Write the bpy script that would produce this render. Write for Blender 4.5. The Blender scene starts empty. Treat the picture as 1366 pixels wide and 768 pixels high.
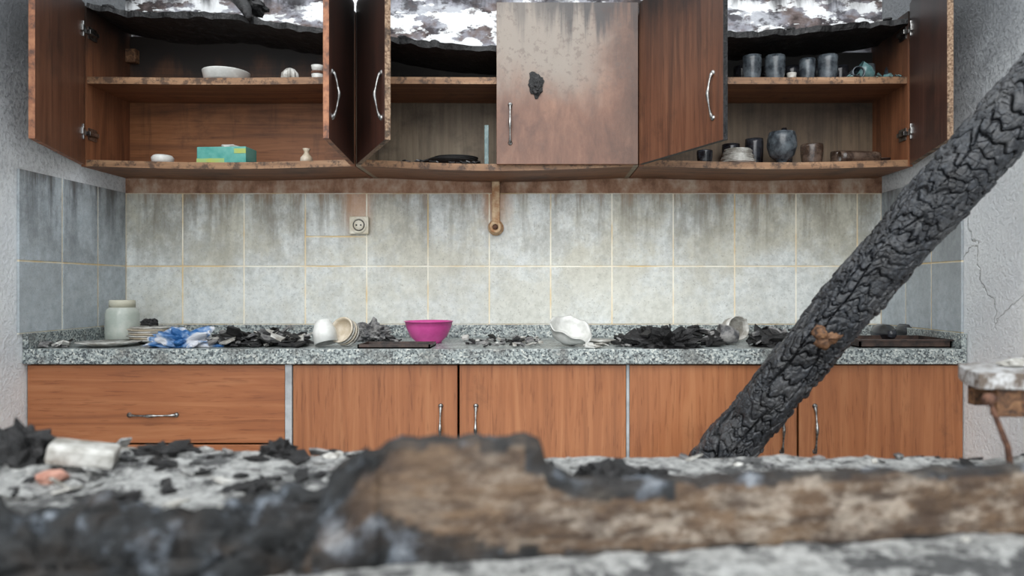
import bpy, bmesh, math, random
from mathutils import Vector, Matrix, noise
random.seed(7)
sc = bpy.context.scene
F = 977.0; CX = 720.0; CZ = 1.10
def X(u, d): return (u-CX)*d/F          # metres from image pixel column on plane y=d
def Z(v, d): return CZ+(384-v)*d/F  # height in metres from image pixel row, same plane
def C(r,g,b):
    f=lambda c:(c/255/12.92) if c/255<=0.04045 else ((c/255+0.055)/1.055)**2.4
    return (f(r),f(g),f(b),1)
# ---------------------------------------------------------------- node helpers
class NT:
    def __init__(s,name,rough=0.6,**kw):
        s.m=bpy.data.materials.new(name); s.m.use_nodes=True; s.t=s.m.node_tree
        s.b=s.t.nodes['Principled BSDF']; s.b.inputs['Roughness'].default_value=rough
        for k,v in kw.items(): s.b.inputs[k.replace('_',' ')].default_value=v
        g=s.t.nodes.new('ShaderNodeNewGeometry'); s.pos=g.outputs['Position']
        s.sep=None
    def put(s,sock,v):
        if isinstance(v,bpy.types.NodeSocket): s.t.links.new(v,sock)
        else: sock.default_value=v
    def scale(s,vec,sc_,off=(0,0,0)):
        n=s.t.nodes.new('ShaderNodeMapping'); s.put(n.inputs['Vector'],vec)
        n.inputs['Scale'].default_value=sc_; n.inputs['Location'].default_value=off
        return n.outputs[0]
    def noise(s,vec,scale,detail=4,rough=0.55,dist=0.0):
        n=s.t.nodes.new('ShaderNodeTexNoise'); s.put(n.inputs['Vector'],vec)
        n.inputs['Scale'].default_value=scale; n.inputs['Detail'].default_value=detail
        n.inputs['Roughness'].default_value=rough; n.inputs['Distortion'].default_value=dist
        return n.outputs['Fac']
    def vor(s,vec,scale,feature='F1',out='Distance'):
        n=s.t.nodes.new('ShaderNodeTexVoronoi'); n.feature=feature; s.put(n.inputs['Vector'],vec)
        n.inputs['Scale'].default_value=scale
        return n.outputs[out]
    def ramp(s,fac,stops,interp='LINEAR'):
        n=s.t.nodes.new('ShaderNodeValToRGB'); s.put(n.inputs[0],fac); cr=n.color_ramp; cr.interpolation=interp
        while len(cr.elements)>1: cr.elements.remove(cr.elements[-1])
        cr.elements[0].position=stops[0][0]; cr.elements[0].color=stops[0][1]
        for p,c in stops[1:]:
            e=cr.elements.new(p); e.color=c
        return n.outputs[0]
    def step(s,fac,a,b,lo=0.0,hi=1.0):
        n=s.t.nodes.new('ShaderNodeMapRange'); n.interpolation_type='SMOOTHSTEP'
        s.put(n.inputs[0],fac)
        if a>b: a,b,lo,hi=b,a,hi,lo
        n.inputs[1].default_value=a; n.inputs[2].default_value=b; n.inputs[3].default_value=lo; n.inputs[4].default_value=hi
        return n.outputs[0]
    def math(s,op,a,b=0.0):
        n=s.t.nodes.new('ShaderNodeMath'); n.operation=op; s.put(n.inputs[0],a); s.put(n.inputs[1],b); return n.outputs[0]
    def mul(s,*a):
        r=a[0]
        for q in a[1:]: r=s.math('MULTIPLY',r,q)
        return r
    def mix(s,f,a,b,mode='MIX'):
        n=s.t.nodes.new('ShaderNodeMix'); n.data_type='RGBA'; n.blend_type=mode
        s.put(n.inputs[0],f); s.put(n.inputs[6],a); s.put(n.inputs[7],b); return n.outputs[2]
    def xyz(s,i):
        if s.sep is None:
            s.sep=s.t.nodes.new('ShaderNodeSeparateXYZ'); s.t.links.new(s.pos,s.sep.inputs[0])
        return s.sep.outputs[i]
    def attr(s,name):
        n=s.t.nodes.new('ShaderNodeAttribute'); n.attribute_name=name; return n.outputs['Fac']
    def color(s,c): s.put(s.b.inputs['Base Color'],c); return s
    def bump(s,h,strength=0.3,dist=0.01):
        n=s.t.nodes.new('ShaderNodeBump'); n.inputs['Strength'].default_value=strength; n.inputs['Distance'].default_value=dist
        s.put(n.inputs['Height'],h); s.t.links.new(n.outputs[0],s.b.inputs['Normal']); return s
    def wob(s,scale,amp,det=5,off=(0,0,0)):
        return s.math('MULTIPLY',s.math('SUBTRACT',s.noise(s.scale(s.pos,scale,off),1,det,0.65,0.3),0.5),amp)

# ---------------------------------------------------------------- materials
def m_wood(name,cols,grain='z',soot=0.0,sootcol=C(28,22,20),rough=0.45,topchar=None,dark=0.35,smoke=None):
    n=NT(name,rough)
    sc_={'z':(26,26,1.1),'x':(1.1,26,26),'y':(26,1.1,26)}[grain]
    v=n.scale(n.pos,sc_)
    g=n.noise(v,1.0,6,0.62,1.4)
    c=n.ramp(g,[(0.3,cols[0]),(0.5,cols[1]),(0.7,cols[2])])
    big=n.noise(n.pos,2.2,3)
    c=n.mix(n.step(big,0.35,0.65,0,0.35),c,n.mix(1.0,c,C(215,195,180),'MULTIPLY'))
    v2=n.scale(n.pos,tuple(q*5 if q>5 else q*9 for q in sc_)); f=n.noise(v2,1.0,3)
    c=n.mix(n.step(f,0.56,0.68,0,dark),c,n.mix(1.0,c,C(150,125,112),'MULTIPLY'))
    if soot>0:
        s=n.noise(n.pos,4,7,0.7,0.2)
        c=n.mix(n.step(s,0.60-0.25*soot,0.74,0,min(1,soot+0.35)),c,sootcol)
        s2=n.noise(n.scale(n.pos,(18,18,2)),1,5,0.7)
        c=n.mix(n.step(s2,0.54,0.70,0,soot*.9),c,sootcol)
    if smoke:
        z=n.math('ADD',n.xyz(2),n.wob((6,6,2.5),0.4))
        c=n.mix(n.step(z,smoke[0],smoke[1],0,smoke[2]),c,C(44,34,30))
    if topchar:
        z=n.math('ADD',n.xyz(2),n.wob((9,9,2),0.35))
        c=n.mix(n.step(z,topchar[0],topchar[1],0,0.95),c,C(22,20,19))
    n.color(c); n.bump(g,0.12,0.002); return n.m
wood_base_v=m_wood('orange_laminate_vertical',[C(140,88,56),C(160,102,65),C(174,118,79)],'z',0.05,C(90,58,40),0.4,None,.35)
wood_base_h=m_wood('orange_laminate_horizontal',[C(140,86,54),C(160,100,63),C(174,116,77)],'x',0.05,C(90,58,40),0.4,None,.35)
wood_door=m_wood('brown_laminate_door',[C(76,49,37),C(106,68,49),C(126,86,64)],'z',0.4,C(50,35,29),0.42,(1.98,2.18),.35,(1.7,2.1,.5))
wood_door_dark=m_wood('dark_laminate_door',[C(52,33,28),C(78,48,39),C(98,64,51)],'z',0.5,C(32,25,23),0.42,(1.90,2.14),.35,(1.6,2.0,.5))
wood_in=m_wood('cabinet_interior',[C(108,68,42),C(142,91,55),C(160,108,70)],'x',0.42,C(62,40,29),0.55,(1.90,2.04),.35,(1.72,2.0,.6))
wood_in_side=m_wood('cabinet_interior_side',[C(98,60,40),C(130,82,54),C(150,100,68)],'z',0.4,C(52,35,26),0.55,(1.95,2.15),.35,(1.7,2.0,.5))
wood_in_soot=m_wood('sooty_cabinet_interior',[C(116,104,88),C(142,128,108),C(158,145,124)],'z',0.45,C(68,56,46),0.6,(1.84,2.0),.1,(1.65,1.85,.5))
wood_in_dark=m_wood('dark_cabinet_interior',[C(86,74,60),C(112,96,77),C(130,111,90)],'z',0.5,C(48,41,36),0.6,(1.82,2.0),.1,(1.65,1.85,.5))
wood_shelf=m_wood('shelf_underside',[C(98,64,42),C(128,85,57),C(148,103,72)],'x',0.45,C(52,37,29),0.6)
# centre door: heat-bleached at the top, brown below
n=NT('heat_blistered_door',0.45)
g=n.noise(n.scale(n.pos,(12,12,4)),1,6,0.7,0.3)
c=n.ramp(g,[(0.3,C(84,56,44)),(0.5,C(112,77,60)),(0.7,C(136,99,79))])
zz_=n.math('ADD',n.xyz(2),n.wob((4,4,2.2),0.45)); xx_=n.math('ADD',n.xyz(0),n.wob((5,5,5),0.25,5,(3,3,3)))
c=n.mix(n.mul(n.step(zz_,1.74,1.98,0,0.9),n.step(xx_,0.34,0.10,0.1,1)),c,C(140,131,121))
sp=n.noise(n.pos,45,5,0.7); c=n.mix(n.mul(n.step(sp,0.52,0.64),n.step(zz_,1.75,1.9,0.12,0.5)),c,C(96,80,72))
dr=n.math('ADD',n.xyz(2),n.wob((22,22,1.2),0.50)); c=n.mix(n.mul(n.step(dr,2.02,2.14),n.step(xx_,-.15,.15,.5,1),0.9),c,C(50,48,50))
c=n.mix(n.step(n.noise(n.pos,6,6,0.7),0.54,0.70,0,0.6),c,C(74,46,36))
c=n.mix(n.mul(n.step(xx_,0.22,0.36),0.55),c,C(58,40,32))
n.color(c); n.bump(sp,0.2,0.003); wood_burnt=n.m
n=NT('raw_chipboard_edge',0.85)
f=n.noise(n.pos,150,3,0.7); c=n.ramp(f,[(0.36,C(84,60,44)),(0.48,C(136,110,88)),(0.62,C(164,140,116))])
s=n.noise(n.pos,14,4,0.7); c=n.mix(n.step(s,0.50,0.62,0,0.85),c,C(50,40,34)); n.color(c); n.bump(f,0.5,0.003); chip=n.m
n=NT('shelf_edge_strip',0.6)
f=n.noise(n.scale(n.pos,(3,40,40)),1,5,0.6); c=n.ramp(f,[(0.35,C(118,86,62)),(0.55,C(150,114,84)),(0.7,C(168,134,104))])
s=n.noise(n.scale(n.pos,(1,1,1)),20,6,0.75); c=n.mix(n.step(s,0.47,0.60,0,0.85),c,C(62,46,37)); n.color(c); shelf_e=n.m
n=NT('orange_edge_strip',0.6); f=n.noise(n.pos,24,5,0.7); n.color(n.ramp(f,[(0.38,C(84,54,40)),(0.48,C(136,86,58)),(0.62,C(166,112,78))])); edge_o=n.m
n=NT('char_black',0.55)
f=n.noise(n.pos,55,5,0.7); c=n.ramp(f,[(0.35,C(10,10,11)),(0.55,C(26,25,26)),(0.75,C(70,68,68))]); n.color(c); n.bump(f,0.9,0.01); char=n.m
n=NT('charred_beam_wood',0.36)
f=n.noise(n.pos,90,5,0.7); g=n.attr('crack')
big=n.noise(n.pos,10,5,0.65)
c=n.ramp(f,[(0.3,C(20,21,23)),(0.5,C(38,40,44)),(0.72,C(70,74,80))])
c=n.mix(n.step(big,0.5,0.64,0,0.5),c,C(84,84,85))
c=n.mix(n.step(n.noise(n.scale(n.pos,(1,1,1),(2,5,8)),7,4),0.52,0.64,0,0.6),c,C(20,19,19))
c=n.mix(g,c,C(4,4,5)); n.color(c); n.bump(f,0.5,0.004); beam_m=n.m
n=NT('exposed_knot_wood',0.7); f=n.noise(n.pos,60,4,0.6,1.0)
n.color(n.ramp(f,[(0.35,C(50,34,24)),(0.5,C(104,72,48)),(0.7,C(140,104,72))])); n.bump(f,0.6,0.005); knot_m=n.m
# granite
n=NT('speckled_granite',0.35)
a=n.vor(n.pos,190,'F1','Color'); sepn=n.t.nodes.new('ShaderNodeSeparateColor'); n.t.links.new(a,sepn.inputs[0])
c=n.ramp(sepn.outputs[0],[(0.0,C(70,76,79)),(0.18,C(112,120,121)),(0.42,C(146,154,153)),(0.7,C(174,180,177)),(0.93,C(200,202,195))],'CONSTANT')
s=n.noise(n.pos,7,5,0.65); c=n.mix(n.step(s,0.48,0.66,0,0.6),c,C(84,80,76)); n.color(c); granite=n.m
# side wall plaster
def plaster(name,cracks):
    n=NT(name,0.9)
    f=n.noise(n.pos,70,5,0.7); b=n.noise(n.pos,2.0,4,0.6)
    c=n.ramp(b,[(0.35,C(222,225,228)),(0.6,C(240,242,242))])
    z=n.math('ADD',n.xyz(2),n.wob((4,4,4),0.6))
    c=n.mix(n.step(z,1.40,2.05,0,0.82),c,C(76,79,83))
    c=n.mix(n.mul(n.step(f,0.48,0.6),n.step(z,1.3,1.8,0.08,0.5)),c,C(100,102,106))
    h=f
    if cracks:
        w=n.t.nodes.new('ShaderNodeVectorMath'); w.operation='ADD'
        nn=n.t.nodes.new('ShaderNodeTexNoise'); nn.inputs['Scale'].default_value=9; nn.inputs['Detail'].default_value=5; n.t.links.new(n.pos,nn.inputs[0])
        ww=n.t.nodes.new('ShaderNodeVectorMath'); ww.operation='SCALE'; ww.inputs['Scale'].default_value=0.16; n.t.links.new(nn.outputs['Color'],ww.inputs[0])
        n.t.links.new(n.pos,w.inputs[0]); n.t.links.new(ww.outputs[0],w.inputs[1])
        e=n.vor(w.outputs[0],3.0,'DISTANCE_TO_EDGE')
        mask=n.mul(n.step(e,0.0,0.008,1,0),n.step(n.xyz(2),1.50,1.4),n.step(n.xyz(2),0.95,1.02))
        c=n.mix(n.mul(mask,0.6),c,C(130,126,122)); h=n.math('SUBTRACT',f,mask)
    n.color(c); n.bump(h,0.7,0.012); return n.m
pl_l=plaster('rough_plaster_sooty',False); pl_r=plaster('rough_plaster_cracked',True)
# back wall
n=NT('peeling_sooty_plaster',0.9)
b=n.noise(n.scale(n.pos,(1,1,1.6)),4,7,0.62); c=n.ramp(b,[(0.38,C(60,50,47)),(0.45,C(110,98,96)),(0.52,C(140,140,148)),(0.60,C(180,182,188))])
p=n.noise(n.scale(n.pos,(1,1,1.8),(3,1,5)),6,7,0.64); c=n.mix(n.step(p,0.50,0.58,0,0.85),c,C(48,44,48))
wt=n.noise(n.scale(n.pos,(1,1,2.6),(1,1,9)),5,6,0.6); c=n.mix(n.step(wt,0.50,0.525,0,0.95),c,C(228,229,230))
w2=n.noise(n.scale(n.pos,(1,1,1.5),(6,1,3)),10,7,0.68); c=n.mix(n.step(w2,0.56,0.62,0,0.8),c,C(84,74,74))
dr=n.math('ADD',n.xyz(2),n.wob((10,10,2),0.30)); c=n.mix(n.step(dr,2.24,2.32,0,0.9),c,C(36,34,37))
st=n.noise(n.scale(n.pos,(9,9,6)),1,6,0.7)
stain=n.ramp(st,[(0.35,C(112,78,58)),(0.5,C(168,130,106)),(0.65,C(200,180,160))])
c=n.mix(n.step(n.xyz(2),1.60,1.58),c,stain)
n.color(c); n.bump(wt,0.5,0.01); pl_back=n.m
# tile
def tile_mat(name,base_lo,base_hi,side=False):
    n=NT(name,0.4)
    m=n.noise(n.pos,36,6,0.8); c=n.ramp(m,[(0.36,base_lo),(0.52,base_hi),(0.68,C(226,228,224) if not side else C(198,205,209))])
    z=n.xyz(2); x=n.xyz(0)
    streak=n.noise(n.scale(n.pos,(13,13,1.3)),1,6,0.7,0.3)
    blot=n.noise(n.pos,2.6,8,0.75)
    blot2=n.noise(n.scale(n.pos,(1,1,.7),(5,3,1)),5,8,0.8)
    up=n.step(z,1.12,1.50)
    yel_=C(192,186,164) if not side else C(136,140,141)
    c=n.mix(n.mul(n.step(blot,0.40,0.60),n.step(z,0.95,1.35,0.35,0.7)),c,yel_)
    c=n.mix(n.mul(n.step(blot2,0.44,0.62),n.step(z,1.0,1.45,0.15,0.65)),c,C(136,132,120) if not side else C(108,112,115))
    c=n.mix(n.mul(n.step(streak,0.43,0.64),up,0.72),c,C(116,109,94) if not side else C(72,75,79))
    t2=n.math('ADD',z,n.mul(n.math('SUBTRACT',streak,0.5),0.34))
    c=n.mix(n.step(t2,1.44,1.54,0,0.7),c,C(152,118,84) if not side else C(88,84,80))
    if not side:
        for x0,zz in((-0.742,1.28),(-0.181,1.30)):
            dx=n.math('ABSOLUTE',n.math('SUBTRACT',n.math('ADD',x,n.mul(n.math('SUBTRACT',streak,0.5),0.10)),x0))
            c=n.mix(n.mul(n.step(dx,0.012,0.08,1,0),n.step(z,zz,zz+0.16),0.75),c,C(178,124,78))
    sp=n.noise(n.pos,150,2); c=n.mix(n.step(sp,0.64,0.70,0,0.5),c,C(126,122,114))
    n.color(c); n.bump(m,0.06,0.002); return n.m
tile_b=tile_mat('stained_wall_tile',C(188,192,189),C(211,214,211))
tile_s=tile_mat('shaded_wall_tile',C(164,173,179),C(184,192,198),True)  # side tiles: weaker side light painted in as a darker blue-grey tone
n=NT('grout',0.9); g=n.noise(n.pos,4,4,0.6); n.color(n.ramp(g,[(0.42,C(240,236,222)),(0.6,C(220,196,152))])); grout=n.m
# ash
n=NT('ash_and_plaster_rubble',0.95)
f=n.noise(n.pos,55,6,0.75); b=n.noise(n.pos,8,7,0.72)
c=n.ramp(f,[(0.34,C(104,104,104)),(0.46,C(176,176,174)),(0.6,C(214,214,211))])
c=n.mix(n.step(b,0.50,0.57,0,0.85),c,C(62,62,64)); n.color(c); n.bump(f,1.0,0.02); ash=n.m
n=NT('plank_surface',0.7)
v=n.scale(n.pos,(4.0,40,40)); g=n.noise(v,1,6,0.68,0.5); b=n.noise(n.scale(n.pos,(1,1,2.2)),12,8,0.78)
c=n.ramp(g,[(0.3,C(48,36,28)),(0.48,C(86,67,50)),(0.66,C(116,94,72))])
c=n.mix(n.mul(n.step(b,0.46,0.62,0,0.8),n.step(n.xyz(0),-.15,.15,0.3,1)),c,C(164,152,138))
b2=n.noise(n.scale(n.pos,(1,1,1.5),(4,4,4)),7,7,0.75); c=n.mix(n.step(b2,0.46,0.62,0,0.8),c,C(54,39,29))
bb=n.noise(n.scale(n.pos,(1,1,1),(7,2,1)),16,5,0.62)
cc=n.ramp(bb,[(0.42,C(8,9,10)),(0.53,C(28,31,34)),(0.60,C(84,90,98)),(0.68,C(140,146,152))])  # black char; the blue-grey upper stops are highlights painted into its colour
c=n.mix(n.attr('char'),c,cc); n.color(c); n.bump(n.math('ADD',bb,n.mul(g,.3)),0.9,0.02); plank_m=n.m
def simple(name,c1,c2,rough=0.5,scale=30,**kw):
    n=NT(name,rough,**kw); f=n.noise(n.pos,scale,4,0.65); n.color(n.ramp(f,[(0.4,c1),(0.62,c2)])); n.bump(f,0.15,0.003); return n.m
porc=simple('dirty_porcelain',C(140,136,128),C(204,203,198),0.35,22)
porc2=simple('white_porcelain',C(186,186,181),C(218,218,214),0.3,12)
steel=simple('brushed_steel',C(110,108,106),C(180,180,178),0.35,60,Metallic=1.0)
pink=simple('pink_plastic',C(186,66,134),C(206,86,154),0.35,8)
glass_s=simple('sooty_glass',C(52,58,64),C(104,112,118),0.25,24,Transmission_Weight=0.25)
glass_d=simple('dark_smoked_glass',C(24,24,28),C(58,60,66),0.2,24,Transmission_Weight=0.2)
glass_br=simple('browned_glass',C(66,52,44),C(112,94,82),0.2,24,Transmission_Weight=0.3)
glass_c=simple('teal_glass',C(84,120,122),C(124,156,156),0.2,24,Transmission_Weight=0.3)
jar_m=simple('jar_glass',C(196,204,194),C(220,224,214),0.15,12,Transmission_Weight=0.3)
jar_in=simple('jar_contents',C(200,194,180),C(226,222,210),0.8,30)
lid_m=simple('cream_lid',C(190,186,166),C(208,206,190),0.4,10)
teal=simple('teal_carton',C(60,145,136),C(106,170,160),0.6,9)
yel=simple('lime_carton',C(170,176,84),C(146,180,118),0.6,20)
bluec=NT('blue_printed_bag',0.5); f=bluec.noise(bluec.pos,12,3,0.6,0.5); bluec.color(bluec.ramp(f,[(0.45,C(190,192,198)),(0.51,C(110,140,178)),(0.58,C(40,92,146))])); bluec=bluec.m
greyc=simple('grey_melted_plastic',C(66,66,68),C(140,138,136),0.6,30)
cream=simple('cream_ceramic',C(180,166,144),C(208,198,182),0.5,20)
pipe_m=simple('rust_stained_pipe',C(172,124,84),C(212,184,148),0.6,30)
socketm=simple('yellowed_socket_plastic',C(200,190,166),C(226,221,206),0.4,14)
blackm=simple('black_hole',C(14,14,14),C(28,26,24),0.7)
metal_strip=simple('grey_metal_strip',C(146,148,150),C(178,180,182),0.45,10)
rust=simple('rusty_iron',C(70,46,36),C(110,76,58),0.8,60)
traym=simple('scorched_tray',C(36,28,26),C(74,56,48),0.4,30)
brick=simple('brick_fragment',C(150,104,88),C(180,136,120),0.9,30)
marble=NT('chipped_marble',0.5); f=marble.noise(marble.pos,34,6,0.72); marble.color(marble.ramp(f,[(0.42,C(96,84,74)),(0.5,C(160,158,156)),(0.6,C(200,201,202))])); marble=marble.m
floorm=simple('dusty_floor',C(110,108,104),C(160,158,152),0.9,5)
tablem=simple('old_table_wood',C(70,54,42),C(112,90,70),0.7,12)

# ---------------------------------------------------------------- mesh builder
class MB:
    def __init__(s): s.v=[]; s.f=[]; s.mi=[]; s.sm=[]
    def add(s,vs,fs,mi=0,smooth=False,M=None):
        o=len(s.v)
        for p in vs:
            p=Vector(p); s.v.append(M@p if M else p)
        for i,f in enumerate(fs):
            s.f.append([o+k for k in f]); s.mi.append(mi[i] if isinstance(mi,list) else mi); s.sm.append(smooth)
        return s
    def box(s,x0,x1,y0,y1,z0,z1,mi=0,M=None,bev=0.0):
        bm=bmesh.new(); bmesh.ops.create_cube(bm,size=1)
        for v in bm.verts:
            v.co=Vector(((x0+x1)/2+v.co.x*(x1-x0),(y0+y1)/2+v.co.y*(y1-y0),(z0+z1)/2+v.co.z*(z1-z0)))
        if bev>0: bmesh.ops.bevel(bm,geom=bm.edges[:],offset=bev,segments=2,affect='EDGES',profile=0.6)
        s.add([v.co.copy() for v in bm.verts],[[v.index for v in f.verts] for f in bm.faces],mi,False,M); bm.free(); return s
    def lathe(s,prof,mi=0,M=None,seg=36,fn=None,closed=False):
        vs=[];fs=[]; n_=len(prof)
        for i,(r,z) in enumerate(prof):
            for k in range(seg):
                a=2*math.pi*k/seg; rr=max(r,1e-5)
                p=Vector((rr*math.cos(a),rr*math.sin(a),z))
                if fn: p=fn(p,a)
                vs.append(p)
        for i in range(n_-1 if not closed else n_):
            j=(i+1)%n_
            for k in range(seg):
                fs.append([i*seg+k,i*seg+(k+1)%seg,j*seg+(k+1)%seg,j*seg+k])
        return s.add(vs,fs,mi,True,M)
    def tube(s,pts,rad,mi=0,M=None,seg=12):
        pts=[Vector(p) for p in pts]; vs=[];fs=[]
        if not isinstance(rad,(list,tuple)): rad=[rad]*len(pts)
        for i,p in enumerate(pts):
            t=(pts[min(i+1,len(pts)-1)]-pts[max(i-1,0)]).normalized()
            a=t.orthogonal() if i==0 else (a-t*a.dot(t)); a.normalize(); b=t.cross(a)
            for k in range(seg):
                q=2*math.pi*k/seg; vs.append(p+(a*math.cos(q)+b*math.sin(q))*rad[i])
        for i in range(len(pts)-1):
            for k in range(seg): fs.append([i*seg+k,i*seg+(k+1)%seg,(i+1)*seg+(k+1)%seg,(i+1)*seg+k])
        fs.append(list(range(seg))[::-1]); fs.append([(len(pts)-1)*seg+k for k in range(seg)])
        return s.add(vs,fs,mi,True,M)
    def lump(s,c,size,seed,mi=0,sub=3,amp=0.35,freq=1.6,floor=None,smooth=False,ridge=False):
        bm=bmesh.new(); bmesh.ops.create_icosphere(bm,subdivisions=sub,radius=1.0); vs=[]
        o=Vector((seed*3.1,seed*1.7,seed*5.3))
        for v in bm.verts:
            p=v.co.copy(); k=noise.fractal(p*freq+o,1.0,2.0,4)
            if ridge: k=abs(noise.noise(p*freq*1.5+o))*2-0.5+0.4*noise.noise(p*freq*4+o)
            p=p*(1+amp*k); p=Vector((p.x*size[0],p.y*size[1],p.z*size[2]))+Vector(c)
            if floor is not None and p.z<floor: p.z=floor
            vs.append(p)
        s.add(vs,[[v.index for v in f.verts] for f in bm.faces],mi,smooth); bm.free(); return s
    def chip(s,c,r,th,mi,rot,zmin,sides=None):
        k=sides or random.randint(4,6); vs=[]
        for i in range(k):
            a=2*math.pi*i/k+random.uniform(-.3,.3); q=r*random.uniform(.55,1.1)
            vs.append(Vector((q*math.cos(a)*random.uniform(.8,1.6),q*math.sin(a),0)))
        top=[v+Vector((0,0,th)) for v in vs]
        M=Matrix.Rotation(rot[2],4,'Z')@Matrix.Rotation(rot[0],4,'X')@Matrix.Rotation(rot[1],4,'Y')
        allv=[M@v for v in vs+top]; m=min(v.z for v in allv)
        off=Vector((c[0],c[1],max(c[2],zmin)-m)); allv=[v+off for v in allv]
        fs=[list(range(k))[::-1],[k+i for i in range(k)]]+[[i,(i+1)%k,k+(i+1)%k,k+i] for i in range(k)]
        return s.add(allv,fs,mi)
    def make(s,name,mats,parent=None,loc=None,attrs=None,bevel=0):
        me=bpy.data.meshes.new(name)
        o=Vector(loc) if loc else Vector((0,0,0))
        me.from_pydata([tuple(v-o) for v in s.v],[],s.f); me.update()
        if not isinstance(mats,(list,tuple)): mats=[mats]
        for m in mats: me.materials.append(m)
        me.polygons.foreach_set('material_index',s.mi); me.polygons.foreach_set('use_smooth',s.sm)
        if attrs:
            for k,vals in attrs.items():
                a=me.attributes.new(k,'FLOAT','POINT'); a.data.foreach_set('value',vals)
        bm=bmesh.new(); bm.from_mesh(me); bmesh.ops.recalc_face_normals(bm,faces=bm.faces); bm.to_mesh(me); bm.free()
        ob=bpy.data.objects.new(name,me); sc.collection.objects.link(ob); ob.location=o
        if bevel:
            b=ob.modifiers.new('bevel','BEVEL'); b.width=bevel; b.segments=2
        if parent:
            ob.parent=parent; ob.matrix_parent_inverse=Matrix.Translation(parent.location).inverted()
        return ob
def empty(name,loc):
    e=bpy.data.objects.new(name,None); e.empty_display_size=0.1; e.location=loc; sc.collection.objects.link(e); return e
T=Matrix.Translation
def R(a,ax): return Matrix.Rotation(math.radians(a),4,ax)

# ---------------------------------------------------------------- room shell
LW,RW,BW=-1.697,1.402,3.0
MB().box(LW-.15,RW+.15,BW,BW+.15,0,2.75).make('wall_back',pl_back)
MB().box(LW-.15,LW,0.3,BW,0,2.75).make('wall_left',pl_l)
MB().box(RW,RW+.15,0.3,BW,0,2.75).make('wall_right',pl_r)
MB().box(LW-.15,RW+.15,-1.6,BW+.15,-.1,0).make('floor',floorm)
# tiles
tiles=empty('backsplash_tiles',(0,BW,1.2))
b=MB(); b.box(LW,RW,BW-.007,BW,0.95,1.487)
b.box(LW,LW+.007,2.378,BW,0.95,1.487); b.box(RW-.007,RW,2.423,BW,0.95,1.487)
b.make('grout_bed',grout,tiles)
cols=[LW+.006]+[X(245,3)+.2505*i for i in range(12)]+[RW-.006]
rows=[0.951,1.189,1.487]; b=MB(); gp=.0030
for i in range(len(cols)-1):
    for j in range(2):
        zs=[(rows[j],rows[j+1])]
        if i==3 and j==1: zs=[(1.189,1.310),(1.310,1.487)]
        for z0,z1 in zs: b.box(cols[i]+gp,cols[i+1]-gp,BW-.0095,BW-.004,z0+gp,z1-gp,bev=.001)
b.make('back_tiles',tile_b,tiles)
b=MB()
for xs,ds in(((LW+.001,LW+.0095),[2.375,2.59,2.80,2.988]),((RW-.0095,RW-.001),[2.42,2.607,2.79,2.988])):
    for i in range(3):
        for j in range(2): b.box(xs[0],xs[1],ds[i]+(.004 if i else 0),ds[i+1]-.004,rows[j]+gp,rows[j+1]-(gp if j==0 else 0),bev=.001)
b.make('side_tiles',tile_s,tiles)

# ---------------------------------------------------------------- handle / hinge
def handle(b,M,L=0.13,mi=0):
    pts=[];rad=[]
    for i in range(25):
        t=i/24; z=(t-.5)*L; y=-0.018*(math.sin(math.pi*t)**0.5)-.003*math.exp(-((t-.5)/.12)**2) if 0<t<1 else 0
        pts.append((0,y,z)); rad.append(0.0030+0.0030*math.exp(-((t-.5)/.12)**2)+0.0036*(math.exp(-(t/.10)**2)+math.exp(-((1-t)/.10)**2)))
    b.tube(pts,rad,mi,M,10)
    for q in(-.5,.5): b.lathe([(0,-.004),(.009,-.004),(.009,.0),(.006,.006),(0,.006)],mi,M@T((0,0,q*L))@R(90,'X'),14)
# ---------------------------------------------------------------- overhead cabinets
YF=2.70; ZB0,ZB1=1.548,1.573; ZS0,ZS1=1.855,1.880
def sheet(x0,x1,y0,y1,zf,th,mats,name,par,nx=40,ny=6,rough=0,mi_edge=1,seed=0):
    vs=[];fs=[];mi=[]
    for layer in(0,1):
        for j in range(ny+1):
            for i in range(nx+1):
                x=x0+(x1-x0)*i/nx; t=j/ny
                y=y0+(y1-y0)*t
                if j==0 and rough: y+=rough*noise.noise(Vector((x*18,seed,layer*.3)))*1.5+rough*abs(noise.noise(Vector((x*60,seed+3,0))))
                z=zf((x-x0)/(x1-x0),t)+(th if layer else 0)
                if rough: z+=rough*.5*noise.noise(Vector((x*25,y*25,layer*4+seed)))
                vs.append((x,y,z))
    N=(nx+1)*(ny+1); id_=lambda l,i,j:l*N+j*(nx+1)+i
    for j in range(ny):
        for i in range(nx):
            fs.append([id_(0,i,j),id_(0,i+1,j),id_(0,i+1,j+1),id_(0,i,j+1)]); mi.append(0)
            fs.append([id_(1,i,j),id_(1,i+1,j),id_(1,i+1,j+1),id_(1,i,j+1)]); mi.append(0)
    for i in range(nx):
        fs.append([id_(0,i,0),id_(0,i+1,0),id_(1,i+1,0),id_(1,i,0)]); mi.append(mi_edge)
        fs.append([id_(0,i,ny),id_(0,i+1,ny),id_(1,i+1,ny),id_(1,i,ny)]); mi.append(0)
    for j in range(ny):
        for i in(0,nx): fs.append([id_(0,i,j),id_(0,i,j+1),id_(1,i,j+1),id_(1,i,j)]); mi.append(0)
    b=MB(); b.add(vs,fs,mi); return b.make(name,mats,par)
def sagf(base,s): return lambda u,t: base-s*math.sin(math.pi*u)**1.2 if 0<u<1 else base
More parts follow.
